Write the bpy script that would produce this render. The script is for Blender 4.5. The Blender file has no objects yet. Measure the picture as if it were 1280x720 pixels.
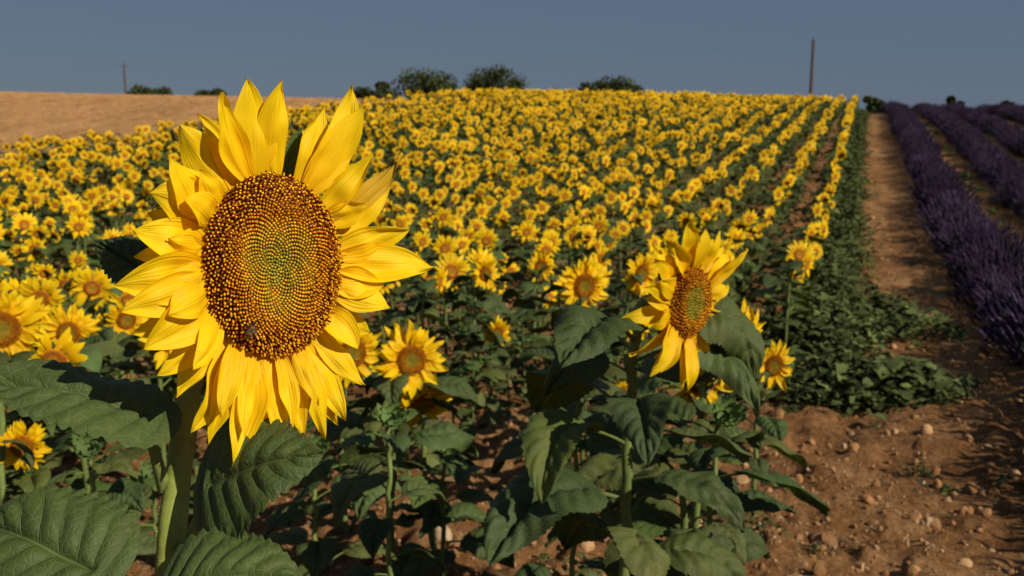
import bpy, math, random
import numpy as np
from mathutils import Vector, Matrix
random.seed(11)
rng = np.random.default_rng(11)
scene = bpy.context.scene
CAMZ = 1.65
PITCH = math.radians(10.2)
F = 1244.0

# ------------------------------------------------------------------ helpers
def unit(a):
    a = np.asarray(a, float)
    return a/(np.linalg.norm(a)+1e-12)

def site(px, py, dist):
    """world point seen at a bearing from the eye, at real depth dist (m)"""
    a = (px-640)/F; b = (360-py)/F
    fw = np.array([0, math.cos(PITCH), -math.sin(PITCH)])
    up = np.array([0, math.sin(PITCH), math.cos(PITCH)])
    return np.array([0, 0, CAMZ]) + dist*(fw+b*up+np.array([a, 0, 0]))

def vnoise(x, y, seed=0):
    x = np.asarray(x, float); y = np.asarray(y, float)
    xi = np.floor(x).astype(np.int64); yi = np.floor(y).astype(np.int64)
    xf = x-xi; yf = y-yi
    xf = xf*xf*(3-2*xf); yf = yf*yf*(3-2*yf)
    def h(a, b):
        n = (a*374761393+b*668265263+seed*974711) & 0xffffffff
        n = ((n ^ (n >> 13))*1274126177) & 0xffffffff
        return ((n ^ (n >> 16)) & 0xffff)/65535.0
    a = h(xi, yi); b = h(xi+1, yi); c = h(xi, yi+1); d = h(xi+1, yi+1)
    return (a*(1-xf)+b*xf)*(1-yf)+(c*(1-xf)+d*xf)*yf

# terrain
_ty = np.linspace(-200, 900, 11001)
_tz = np.interp(_ty, [-200, 0, 2.5, 6, 9, 12, 16, 25, 35, 45, 52, 60, 80, 120, 900],
                [0, 0, 0, -.22, -.42, -.50, -.38, .20, .86, 1.5, 1.74, 1.80, 1.5, .4, -4])
_k = np.exp(-np.linspace(-2.5, 2.5, 41)**2); _k /= _k.sum()
_tz = np.convolve(np.pad(_tz, 20, mode='edge'), _k, mode='valid')
def terrain(x, y):
    x = np.asarray(x, float); y = np.asarray(y, float)
    z = np.interp(y, _ty, _tz)
    tl = np.clip(y/48, 0, 1)**1.3
    z = z - 0.019*np.clip(x, -45, 45)*tl
    z = z + 0.10*(vnoise(x*.09+7, y*.09, 3)-.5)*np.clip(y/15, 0, 1)
    return z
US, UC = math.sin(math.radians(19.15)), math.cos(math.radians(19.15))
def st2xy(s, t):
    return s*UC+t*US, -s*US+t*UC
def xy2s(x, y):
    return x*UC-y*US
def soil(x, y):
    """terrain + tilled relief"""
    s = xy2s(x, y); tt = x*US+y*UC
    r = np.hypot(x, y)
    fade = np.clip(1.2-r/30, 0, 1)
    path = np.exp(-((s-.35)/.45)**4)
    c = (vnoise(x*5, y*5, 5)-.5)*.075+(vnoise(x*13, y*13, 6)-.5)*.05+(vnoise(x*31, y*31, 8)-.5)*.024
    c = c+np.maximum(vnoise(x*8, y*8, 9)-.6, 0)*.15
    z = terrain(x, y)+c*fade*(1-.3*path)
    z = z+(vnoise(x*1.3, y*1.3, 12)-.5)*.10*(1-.5*path)
    z = z-.05*path*np.clip(y/10, 0, 1)
    z = z+path*.08*(vnoise(s*1.2, tt*3.2, 41)-.5)*np.clip(y/6, 0, 1)
    return z

class MB:
    def __init__(self):
        self.v = []; self.f = []; self.c = []; self.uv = []; self.m = []; self.n = 0
    def grid(self, P, C, UV=None, mat=0, closed=False):
        n, m = P.shape[:2]
        base = self.n
        self.v.append(P.reshape(-1, 3))
        C = np.broadcast_to(np.asarray(C, float), (n, m, 3))
        self.c.append(C.reshape(-1, 3))
        if UV is None: UV = np.zeros((n, m, 2))
        self.uv.append(UV.reshape(-1, 2))
        idx = base+np.arange(n*m).reshape(n, m)
        if closed: idx = np.concatenate([idx, idx[:, :1]], axis=1)
        q = np.stack([idx[:-1, :-1], idx[:-1, 1:], idx[1:, 1:], idx[1:, :-1]], -1).reshape(-1, 4)
        self.f.append(q); self.m.append(np.full(len(q), mat))
        self.n += n*m
    def build(self, name, mats, smooth=True):
        V = np.concatenate(self.v); Fc = np.concatenate(self.f); C = np.concatenate(self.c)
        U = np.concatenate(self.uv); M = np.concatenate(self.m)
        me = bpy.data.meshes.new(name)
        me.vertices.add(len(V)); me.vertices.foreach_set('co', V.astype(np.float32).ravel())
        me.loops.add(len(Fc)*4); me.loops.foreach_set('vertex_index', Fc.astype(np.int32).ravel())
        me.polygons.add(len(Fc))
        me.polygons.foreach_set('loop_start', (np.arange(len(Fc))*4).astype(np.int32))
        me.polygons.foreach_set('loop_total', np.full(len(Fc), 4, np.int32))
        me.polygons.foreach_set('material_index', M.astype(np.int32))
        me.polygons.foreach_set('use_smooth', np.full(len(Fc), smooth))
        a = me.color_attributes.new('Col', 'FLOAT_COLOR', 'POINT')
        C4 = np.concatenate([C, np.ones((len(C), 1))], 1)
        a.data.foreach_set('color', C4.astype(np.float32).ravel())
        uvl = me.uv_layers.new(name='UVMap')
        uvl.data.foreach_set('uv', U[Fc.ravel()].astype(np.float32).ravel())
        for mt in mats: me.materials.append(mt)
        me.update(calc_edges=True); me.validate()
        return me

def link(name, me, parent=None):
    o = bpy.data.objects.new(name, me)
    scene.collection.objects.link(o)
    if parent: o.parent = parent
    return o
def empty(name):
    e = bpy.data.objects.new(name, None); e.empty_display_size = .1
    scene.collection.objects.link(e); return e

def tube(mb, path, rad, col, sides=8, mat=0, squash=None):
    path = np.asarray(path, float); n = len(path)
    rad = np.broadcast_to(np.asarray(rad, float), (n,))
    T = np.gradient(path, axis=0); T /= (np.linalg.norm(T, axis=1, keepdims=True)+1e-12)
    ref = np.array([0.31, .9, .2]) if abs(T[0] @ unit([0.31, .9, .2])) < .9 else np.array([1, 0, 0.])
    A = np.cross(T, ref); A /= np.linalg.norm(A, axis=1, keepdims=True)+1e-12
    B = np.cross(T, A)
    th = np.linspace(0, 2*math.pi, sides, endpoint=False)
    P = path[:, None, :]+rad[:, None, None]*(np.cos(th)[None, :, None]*A[:, None, :]+np.sin(th)[None, :, None]*B[:, None, :]*(squash or 1))
    col = np.asarray(col, float)
    if col.ndim == 2: col = col[:, None, :]
    UV = np.zeros((n, sides, 2)); UV[..., 0] = th/6.283; UV[..., 1] = np.linspace(0, 1, n)[:, None]
    mb.grid(P, col, UV, mat, closed=True)

def bez3(p0, p1, p2, n):
    t = np.linspace(0, 1, n)[:, None]
    return (1-t)**2*p0+2*t*(1-t)*p1+t*t*p2
def bez4(p0, p1, p2, p3, n):
    t = np.linspace(0, 1, n)[:, None]
    return (1-t)**3*p0+3*t*(1-t)**2*p1+3*t*t*(1-t)*p2+t**3*p3

def prof_petal(t):
    return (.42+.58*np.sin(np.minimum(t/.42, 1)*math.pi/2))*(1-np.maximum(0, (t-.40)/.60)**1.9)
def prof_leaf(t):
    a = np.sin(math.pi*np.clip(t, 0, 1)**.58)
    return np.clip(a, 0, 1)**.72*(1-.18*np.clip((t-.6)/.4, 0, 1))
def prof_blade(t):
    return (1-t)**.6*(.5+.5*np.minimum(t/.3, 1))

def blade(mb, P0, P1, P2, N, W, prof, nu=4, nv=7, fold=0., cup=0., twist=0., wave=0., wfreq=9., ridge=0.,
          lobe=0., quilt=0., tooth=0., nt=20, c0=(1, 1, 1), c1=(1, 1, 1), cexp=1., mat=0, buckle=0.):
    P0, P1, P2 = [np.asarray(p, float) for p in (P0, P1, P2)]
    t = np.linspace(0, 1, nv+1); tt = t[:, None]
    Cn = (1-tt)**2*P0+2*tt*(1-tt)*P1+tt*tt*P2
    T = 2*(1-tt)*(P1-P0)+2*tt*(P2-P1)
    L = np.linalg.norm(P2-P0)
    T /= np.linalg.norm(T, axis=1, keepdims=True)+1e-9
    S = np.cross(T, np.asarray(N, float)); S /= np.linalg.norm(S, axis=1, keepdims=True)+1e-9
    B = np.cross(S, T)
    if twist:
        a = (twist*t**1.3)[:, None]
        S, B = S*np.cos(a)+B*np.sin(a), B*np.cos(a)-S*np.sin(a)
    u = np.linspace(-1, 1, nu+1)[None, :]
    hw = (W/2*prof(t))[:, None]*np.ones_like(u)
    if tooth:
        tr = np.abs(((t*nt) % 1)-.35)[:, None]
        hw = hw*(1-tooth*tr*np.abs(u)**3)
    ph = random.random()*6.28
    au = np.abs(u)
    z = hw*(fold*au+cup*u*u)
    if wave:
        z = z+wave*L*np.sin(tt*wfreq+ph+np.sign(u)*1.1)*u*u*np.sin(math.pi*np.clip(tt, 0, 1))**.5
    if ridge:
        z = z+ridge*np.cos(u*math.pi*2.0+np.sin(tt*3+ph)*.7)*np.minimum(1, 3*(1-tt))
    if quilt:
        k = (tt*7-au*1.9)
        z = z+quilt*np.abs(np.sin(math.pi*k))*np.minimum(1, au*6)*(1-au**3)*np.minimum(1, 5*(1-tt))-quilt*1.2*np.exp(-(au/.05)**2)
    if buckle:
        q = random.random()*50
        z = z+buckle*L*(vnoise(tt*4+q, u*1.6+q+0*tt, 5)-.5)*np.minimum(1, 3*tt)
    bk = lobe*L*au**1.6*(1-tt)**2.2
    P = Cn[:, None, :]+S[:, None, :]*(u*hw)[..., None]+B[:, None, :]*z[..., None]-T[:, None, :]*bk[..., None]
    c0 = np.asarray(c0, float); c1 = np.asarray(c1, float)
    C = c0+(c1-c0)*(tt**cexp)[..., None]
    C = np.broadcast_to(C, (nv+1, nu+1, 3))
    UV = np.zeros((nv+1, nu+1, 2)); UV[..., 0] = u*.5+.5; UV[..., 1] = tt
    mb.grid(P, C, UV, mat)

# ------------------------------------------------------------------ materials
def newmat(name):
    m = bpy.data.materials.new(name); m.use_nodes = True
    nt = m.node_tree; nt.nodes.clear()
    out = nt.nodes.new('ShaderNodeOutputMaterial')
    return m, nt, out
def N(nt, typ, **kw):
    n = nt.nodes.new(typ)
    for k, v in kw.items(): setattr(n, k, v)
    return n
def mth(nt, op, a, b=None, clamp=False):
    n = nt.nodes.new('ShaderNodeMath'); n.operation = op; n.use_clamp = clamp
    for i, x in enumerate((a, b)):
        if x is None: continue
        if isinstance(x, (int, float)): n.inputs[i].default_value = x
        else: nt.links.new(x, n.inputs[i])
    return n.outputs[0]
def mixc(nt, f, a, b, blend='MIX'):
    n = nt.nodes.new('ShaderNodeMix'); n.data_type = 'RGBA'; n.blend_type = blend
    for s, x in ((n.inputs[0], f), (n.inputs[6], a), (n.inputs[7], b)):
        if isinstance(x, (int, float)): s.default_value = x
        elif isinstance(x, tuple): s.default_value = (*x, 1)
        else: nt.links.new(x, s)
    return n.outputs[2]

def vcol_mat(name, rough=.6, transl=0., noise_scale=60., nvar=.25, inst_var=.2, spec=.3, kind=None, bump=.0, tcol=None, net_scale=130):
    m, nt, out = newmat(name)
    att = N(nt, 'ShaderNodeAttribute', attribute_name='Col')
    tc = N(nt, 'ShaderNodeTexCoord')
    no = N(nt, 'ShaderNodeTexNoise'); no.inputs['Scale'].default_value = noise_scale; no.inputs['Detail'].default_value = 4
    nt.links.new(tc.outputs['Object'], no.inputs['Vector'])
    oi = N(nt, 'ShaderNodeObjectInfo')
    f = mth(nt, 'MULTIPLY', mth(nt, 'SUBTRACT', no.outputs[0], .5), nvar*2)
    g = mth(nt, 'MULTIPLY', mth(nt, 'SUBTRACT', oi.outputs['Random'], .5), inst_var*2)
    k = mth(nt, 'ADD', mth(nt, 'ADD', f, g), 1.0)
    vm = N(nt, 'ShaderNodeVectorMath', operation='SCALE')
    nt.links.new(att.outputs['Color'], vm.inputs[0]); nt.links.new(k, vm.inputs['Scale'])
    col = vm.outputs[0]; hgt = None
    if kind in ('leaf', 'petal'):
        uv = N(nt, 'ShaderNodeUVMap', uv_map='UVMap')
        sx = N(nt, 'ShaderNodeSeparateXYZ'); nt.links.new(uv.outputs[0], sx.inputs[0])
        au = mth(nt, 'ABSOLUTE', mth(nt, 'MULTIPLY', mth(nt, 'SUBTRACT', sx.outputs[0], .5), 2.0))
        if kind == 'leaf':
            n2 = N(nt, 'ShaderNodeTexNoise'); n2.inputs['Scale'].default_value = noise_scale*.7; n2.inputs['Detail'].default_value = 2
            nt.links.new(tc.outputs['Object'], n2.inputs['Vector'])
            bl = mth(nt, 'MULTIPLY', mth(nt, 'SUBTRACT', n2.outputs[0], .45), 2.2, True)
            col = mixc(nt, mth(nt, 'MULTIPLY', bl, .45), col, mixc(nt, 1.0, col, (1.7, 1.3, 1.0), 'MULTIPLY'))
            kk = mth(nt, 'SUBTRACT', mth(nt, 'MULTIPLY', sx.outputs[1], 7.0), mth(nt, 'MULTIPLY', au, 1.9))
            kk = mth(nt, 'ADD', kk, mth(nt, 'MULTIPLY', mth(nt, 'SUBTRACT', n2.outputs[0], .5), .7))
            fr = mth(nt, 'ABSOLUTE', mth(nt, 'SUBTRACT', mth(nt, 'FRACT', mth(nt, 'ADD', kk, 20.5)), .5))
            ln = mth(nt, 'SUBTRACT', 1.0, mth(nt, 'DIVIDE', fr, .05), clamp=True)
            ln = mth(nt, 'MULTIPLY', ln, mth(nt, 'SUBTRACT', 1.0, mth(nt, 'MULTIPLY', au, .85)))
            mid = mth(nt, 'SUBTRACT', 1.0, mth(nt, 'DIVIDE', au, .035), clamp=True)
            vo = N(nt, 'ShaderNodeTexVoronoi', feature='DISTANCE_TO_EDGE'); vo.inputs['Scale'].default_value = net_scale
            nt.links.new(tc.outputs['Object'], vo.inputs['Vector'])
            net = mth(nt, 'SUBTRACT', 1.0, mth(nt, 'DIVIDE', vo.outputs['Distance'], .14), clamp=True)
            net = mth(nt, 'MULTIPLY', net, .22)
            v = mth(nt, 'MAXIMUM', mth(nt, 'MAXIMUM', mth(nt, 'MULTIPLY', ln, .7), mid), net)
            col = mixc(nt, mth(nt, 'MULTIPLY', v, .55), col, (.20, .25, .09))
            hgt = mth(nt, 'ADD', mth(nt, 'MULTIPLY', v, -.8), mth(nt, 'MULTIPLY', no.outputs[0], .8))
        else:
            cb = N(nt, 'ShaderNodeCombineXYZ')
            nt.links.new(mth(nt, 'MULTIPLY', sx.outputs[0], 13.0), cb.inputs[0])
            nt.links.new(mth(nt, 'MULTIPLY', sx.outputs[1], .8), cb.inputs[1])
            vsep = N(nt, 'ShaderNodeVectorMath', operation='ADD'); nt.links.new(cb.outputs[0], vsep.inputs[0])
            sc3 = N(nt, 'ShaderNodeVectorMath', operation='SCALE'); nt.links.new(tc.outputs['Object'], sc3.inputs[0]); sc3.inputs['Scale'].default_value = 12
            nt.links.new(sc3.outputs[0], vsep.inputs[1])
            sn = N(nt, 'ShaderNodeTexNoise'); sn.inputs['Scale'].default_value = 1.3; sn.inputs['Detail'].default_value = 3
            nt.links.new(vsep.outputs[0], sn.inputs['Vector'])
            hgt = sn.outputs[0]
            dk = mth(nt, 'MULTIPLY', mth(nt, 'SUBTRACT', sn.outputs[0], .5), 1.0, True)
            col = mixc(nt, dk, col, (.70, .36, .0))
    else:
        hgt = no.outputs[0]
    p = N(nt, 'ShaderNodeBsdfPrincipled')
    nt.links.new(col, p.inputs['Base Color'])
    p.inputs['Roughness'].default_value = rough
    p.inputs['Specular IOR Level'].default_value = spec
    if bump:
        b = N(nt, 'ShaderNodeBump'); b.inputs['Strength'].default_value = bump; b.inputs['Distance'].default_value = .002
        nt.links.new(hgt, b.inputs['Height']); nt.links.new(b.outputs[0], p.inputs['Normal'])
    last = p.outputs[0]
    if transl:
        tr = N(nt, 'ShaderNodeBsdfTranslucent')
        nt.links.new(mixc(nt, 1.0, col, tcol or (1, 1, 1), 'MULTIPLY'), tr.inputs[0])
        mx = N(nt, 'ShaderNodeMixShader'); mx.inputs[0].default_value = transl
        nt.links.new(p.outputs[0], mx.inputs[1]); nt.links.new(tr.outputs[0], mx.inputs[2])
        last = mx.outputs[0]
    nt.links.new(last, out.inputs[0])
    return m

M_PETAL = vcol_mat('petal', .5, .30, 40, .10, .06, .2, 'petal', .8, (1.05, .96, .6))
M_PETALF = vcol_mat('petal_small', .55, .25, 30, .15, .14, .2, None, 0, (1.05, .96, .6))
M_LEAF = vcol_mat('sunflower_leaf', .62, .10, 30, .35, .0, .26, 'leaf', 1.0, (1.3, 1.5, .4))
M_LEAFF = vcol_mat('sunflower_leaf_small', .65, .10, 12, .4, .4, .2, 'leaf', .4, (1.3, 1.5, .4), 60)
M_DISC = vcol_mat('floret', .8, 0, 400, .35, .1, .08)
M_STEM = vcol_mat('stem', .65, .0, 120, .30, .15, .2, None, .5)
M_LAV = vcol_mat('lavender', .9, 0, 30, .4, .4, .04)
M_WEED = vcol_mat('weed', .7, 0, 20, .3, .4, .12)
M_TREE = vcol_mat('foliage', .8, 0, 1.5, .5, .1, .1)
M_BARK = vcol_mat('bark', .9, 0, 6, .4, 0, .1)
M_POLE = vcol_mat('pole', .8, 0, 5, .2, 0, .2)
M_STRAW = vcol_mat('straw', .8, 0, 5, .2, .35, .1)
M_BEE = vcol_mat('bee', .6, 0, 900, .5, 0, .3)

def soil_mat(name, cols, scale=1.0, bump=1.0, wheat=False):
    m, nt, out = newmat(name)
    tc = N(nt, 'ShaderNodeTexCoord')
    def noise(s, d=6, r=.6, vec=None):
        n = N(nt, 'ShaderNodeTexNoise'); n.inputs['Scale'].default_value = s
        n.inputs['Detail'].default_value = d; n.inputs['Roughness'].default_value = r
        nt.links.new(vec or tc.outputs['Object'], n.inputs['Vector']); return n.outputs[0]
    a = noise(.35); b = noise(3.5, 8, .65); c = noise(28, 6, .7); d = noise(160, 4, .7)
    if wheat:
        mp = N(nt, 'ShaderNodeMapping'); mp.inputs['Rotation'].default_value = (0, 0, math.radians(19.15))
        mp.inputs['Scale'].default_value = (1.4, .05, 1)
        nt.links.new(tc.outputs['Object'], mp.inputs['Vector'])
        a2 = noise(1.5, 5, .6, mp.outputs[0])
        v = mth(nt, 'ADD', mth(nt, 'MULTIPLY', a2, .5), mth(nt, 'ADD', mth(nt, 'MULTIPLY', a, .25), mth(nt, 'MULTIPLY', c, .3)))
    else:
        v = mth(nt, 'ADD', mth(nt, 'MULTIPLY', a, .25), mth(nt, 'ADD', mth(nt, 'MULTIPLY', b, .38), mth(nt, 'ADD', mth(nt, 'MULTIPLY', c, .25), mth(nt, 'MULTIPLY', d, .16))))
    cr = N(nt, 'ShaderNodeValToRGB')
    e = cr.color_ramp.elements
    e[0].position = .43; e[0].color = (*cols[0], 1)
    e[1].position = .63; e[1].color = (*cols[2], 1)
    x = e.new(.53); x.color = (*cols[1], 1)
    nt.links.new(v, cr.inputs[0])
    p = N(nt, 'ShaderNodeBsdfPrincipled'); p.inputs['Roughness'].default_value = .95
    p.inputs['Specular IOR Level'].default_value = .1
    nt.links.new(cr.outputs[0], p.inputs['Base Color'])
    h = mth(nt, 'ADD', mth(nt, 'MULTIPLY', b, .6), mth(nt, 'ADD', mth(nt, 'MULTIPLY', c, .35), mth(nt, 'MULTIPLY', d, .12)))
    bm = N(nt, 'ShaderNodeBump'); bm.inputs['Strength'].default_value = bump; bm.inputs['Distance'].default_value = .10
    nt.links.new(h, bm.inputs['Height']); nt.links.new(bm.outputs[0], p.inputs['Normal'])
    nt.links.new(p.outputs[0], out.inputs[0])
    return m
M_SOIL = soil_mat('soil', [(.145, .062, .022), (.30, .148, .058), (.46, .268, .125)])
M_WHEAT = soil_mat('wheat_stubble', [(.34, .165, .065), (.48, .255, .10), (.58, .335, .15)], wheat=True)
M_STONE = vcol_mat('stone', .9, 0, 30, .35, .3, .15, None, .5)

# ------------------------------------------------------------------ ground
def build_ground():
    r = .25*1.0112**np.arange(0, 720)
    r = r[r < 800]
    a = np.concatenate([np.linspace(-38, 38, 440), np.linspace(38, 322, 90)[1:-1]])
    a = np.radians(a)
    R, A = np.meshgrid(r, a, indexing='ij')
    X = R*np.sin(A); Y = R*np.cos(A)
    mb = MB()
    P = np.stack([X, Y, soil(X, Y)], -1)
    mb.grid(P, (1, 1, 1), None, 0, closed=True)
    o = link('ground', mb.build('ground', [M_SOIL]))
build_ground()

def build_wheat():
    s = np.concatenate([np.array([0, .02, .12]), np.linspace(.3, 60, 140)])
    t = np.linspace(-5, 110, 260)
    S, T = np.meshgrid(s, t, indexing='ij')
    X, Y = st2xy(-18.1-S, T)
    lift = np.clip(S/.12, 0, 1)*.16-.12*(S < .01)
    Z = terrain(X, Y)+.05+lift+(vnoise(X*2, Y*2, 31)-.5)*.05*(S > 0)
    mb = MB(); mb.grid(np.stack([X, Y, Z], -1), (1, 1, 1))
    link('wheat_field', mb.build('wheat_field', [M_WHEAT]))
build_wheat()

# ------------------------------------------------------------------ scatter with geometry nodes
def scatter(name, pts, rots, scl, idx, meshes):
    coll = bpy.data.collections.new(name+'_parts')
    for i, me in enumerate(meshes):
        o = bpy.data.objects.new('%s_part_%02d' % (name, i), me); coll.objects.link(o)
    me = bpy.data.meshes.new(name)
    pts = np.asarray(pts, np.float32); n = len(pts)
    me.vertices.add(n); me.vertices.foreach_set('co', pts.ravel())
    a = me.attributes.new('rot', 'FLOAT_VECTOR', 'POINT'); a.data.foreach_set('vector', np.asarray(rots, np.float32).ravel())
    a = me.attributes.new('scl', 'FLOAT', 'POINT'); a.data.foreach_set('value', np.asarray(scl, np.float32))
    a = me.attributes.new('idx', 'INT', 'POINT'); a.data.foreach_set('value', np.asarray(idx, np.int32))
    o = link(name, me)
    ng = bpy.data.node_groups.new(name+'_gn', 'GeometryNodeTree')
    ng.interface.new_socket('Geometry', in_out='INPUT', socket_type='NodeSocketGeometry')
    ng.interface.new_socket('Geometry', in_out='OUTPUT', socket_type='NodeSocketGeometry')
    gi = ng.nodes.new('NodeGroupInput'); go = ng.nodes.new('NodeGroupOutput')
    ci = ng.nodes.new('GeometryNodeCollectionInfo'); ci.inputs['Collection'].default_value = coll
    ci.inputs['Separate Children'].default_value = True; ci.inputs['Reset Children'].default_value = True
    ip = ng.nodes.new('GeometryNodeInstanceOnPoints'); ip.inputs['Pick Instance'].default_value = True
    def na(nm, dt):
        x = ng.nodes.new('GeometryNodeInputNamedAttribute'); x.data_type = dt; x.inputs[0].default_value = nm
        return x.outputs['Attribute']
    er = ng.nodes.new('FunctionNodeEulerToRotation')
    L = ng.links.new
    L(gi.outputs[0], ip.inputs['Points']); L(ci.outputs[0], ip.inputs['Instance'])
    L(na('idx', 'INT'), ip.inputs['Instance Index'])
    L(na('rot', 'FLOAT_VECTOR'), er.inputs[0]); L(er.outputs[0], ip.inputs['Rotation'])
    L(na('scl', 'FLOAT'), ip.inputs['Scale'])
    L(ip.outputs[0], go.inputs[0])
    md = o.modifiers.new('scatter', 'NODES'); md.node_group = ng
    return o

# ------------------------------------------------------------------ sunflower parts
Y1 = np.array([.90, .64, .006]); YD = np.array([.86, .43, .003])
G_LEAF = np.array([.050, .076, .018]); G_STEM = np.array([.17, .22, .06])
def frame(nrm, up=(0, 0, 1)):
    n = unit(nrm); x = unit(np.cross(up, n)); y = np.cross(n, x)
    return np.stack([x, y, n])      # rows: local axes in world
def dome(r):   # r in 0..1 -> height fraction
    return .16*(1-r**2)**.8+.05*np.exp(-((r-.72)/.2)**2)-.07*np.exp(-(r/.35)**2)

def disc_low(mb, H, Fm, R, mat, rings=7, sides=18, squash=1.):
    rr = np.linspace(0.001, 1, rings); th = np.linspace(0, 6.2832, sides, endpoint=False)
    RR, TH = np.meshgrid(rr, th, indexing='ij')
    L = np.stack([RR*np.cos(TH)*R*squash, RR*np.sin(TH)*R, dome(RR)*R*1.3+(rng.random(RR.shape)-.5)*.05*R], -1)
    P = H+L @ Fm
    cs = np.array([[.22, .19, .02], [.27, .18, .02], [.40, .18, .012], [.38, .13, .01], [.24, .07, .008], [.28, .09, .008], [.5, .23, .01]])
    C = np.stack([np.interp(rr, np.linspace(0, 1, 7), cs[:, k]) for k in range(3)], -1)[:, None, :]*(.7+.6*rng.random((rings, sides, 1)))
    mb.grid(P, C, None, mat, closed=True)

TH5 = np.linspace(0, 6.2832, 5, endpoint=False)
def disc_florets(mb, H, Fm, R, mat, n=420):
    for i in range(n):
        r = math.sqrt((i+.5)/n); t = i*2.399963
        p = np.array([math.cos(t)*r*R, math.sin(t)*r*R, float(dome(np.array(r)))*R*1.3])
        out = unit(np.array([math.cos(t)*(r-.35)*.7, math.sin(t)*(r-.35)*.7, 1])+rng.normal(0, .12, 3))
        wd = R/math.sqrt(n)*.95; h = R*(.05 if r < .5 else random.uniform(.07, .11))
        if r < .5: g = np.array([.30, .26, .025])*random.uniform(.6, 1.2); tp = g
        elif r < .74: g = np.array([.62, .26, .012])*random.uniform(.55, 1.1); tp = g
        else:
            g = np.array([.28, .085, .008])*random.uniform(.6, 1.4); tp = np.array([.8, .36, .01]) if random.random() < .6 else g
        ax = unit(np.cross(out, [0.3, .8, .1])); ay = np.cross(out, ax)
        hs = np.array([0, .6, 1])*h; rad = np.array([1, .8, .4])*wd
        P = p+hs[:, None, None]*out+rad[:, None, None]*(np.cos(TH5)[None, :, None]*ax+np.sin(TH5)[None, :, None]*ay)
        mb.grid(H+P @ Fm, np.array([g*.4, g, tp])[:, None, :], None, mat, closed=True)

def back_cup(mb, H, Fm, R, mat, sides=16):
    rr = np.array([1.02, 1.0, .8, .5, .25, .1]); zz = np.array([.0, -.15, -.34, -.46, -.56, -.75])
    th = np.linspace(0, 6.2832, sides, endpoint=False)
    L = np.stack([rr[:, None]*np.cos(th)*R, rr[:, None]*np.sin(th)*R, zz[:, None]*R*np.ones_like(th)], -1)
    mb.grid(H+L @ Fm, np.array([.08, .13, .035]), None, mat, closed=True)

def head(mb, H, nrm, R, det=0, mats=(0, 1, 2), roll=0):
    """R: overall radius. mats = petal, disc, green"""
    Fm = frame(nrm); H = np.asarray(H, float)
    Rd = R*random.uniform(.37, .43)
    disc_low(mb, H, Fm, Rd, mats[1], 7+det*4, 18+det*14)
    if det: disc_florets(mb, H, Fm, Rd*.98, mats[1])
    back_cup(mb, H-Fm[2]*.05*R, Fm, Rd*1.02, mats[2])
    nu, nv = ((2, 5), (6, 12))[det]
    for layer in range(2):
        npt = (15, 13)[layer] if det == 0 else (20, 18)[layer]
        for i in range(npt):
            th = (i+random.uniform(-.38, .38)+layer*.5)/npt*6.2832+roll
            ln = R*random.uniform(.80, 1.08)*(1-.07*layer)
            d = np.array([math.cos(th), math.sin(th), 0])
            w0 = -.04*R*(1-layer)
            lift = random.gauss(.02, .10 if det == 0 else .15)*R
            sidew = np.array([-d[1], d[0], 0])*random.gauss(0, .10)*R
            a = d*Rd*.93+np.array([0, 0, w0]); c = d*ln+np.array([0, 0, w0+lift-.04*R])+sidew
            b = (a+c)/2+np.array([0, 0, random.uniform(.03, .13)*R])+sidew*random.uniform(-.3, .9)
            cm = random.uniform(.88, 1.06)
            blade(mb, H+a @ Fm, H+b @ Fm, H+c @ Fm, Fm[2], R*random.uniform(.19, .27), prof_petal, nu, nv,
                  cup=random.uniform(-.1, .5), twist=random.gauss(0, .35 if det == 0 else .55), c0=YD*cm, c1=Y1*cm, cexp=.5, mat=mats[0],
                  ridge=.0 if det == 0 else .006*R, buckle=0 if det == 0 else .12)
    for i in range(13):
        th = (i+random.uniform(-.3, .3))/13*6.2832
        d = np.array([math.cos(th), math.sin(th), 0])
        a = d*Rd*.8+np.array([0, 0, -.22*Rd]); c = d*Rd*random.uniform(1.35, 1.75)+np.array([0, 0, -.3*Rd]); b = (a+c)/2-np.array([0, 0, .1*Rd])
        blade(mb, H+a @ Fm, H+b @ Fm, H+c @ Fm, Fm[2], Rd*.45, prof_blade, 2, 4, c0=(.07, .12, .03), c1=(.08, .14, .04), mat=mats[2])

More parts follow.
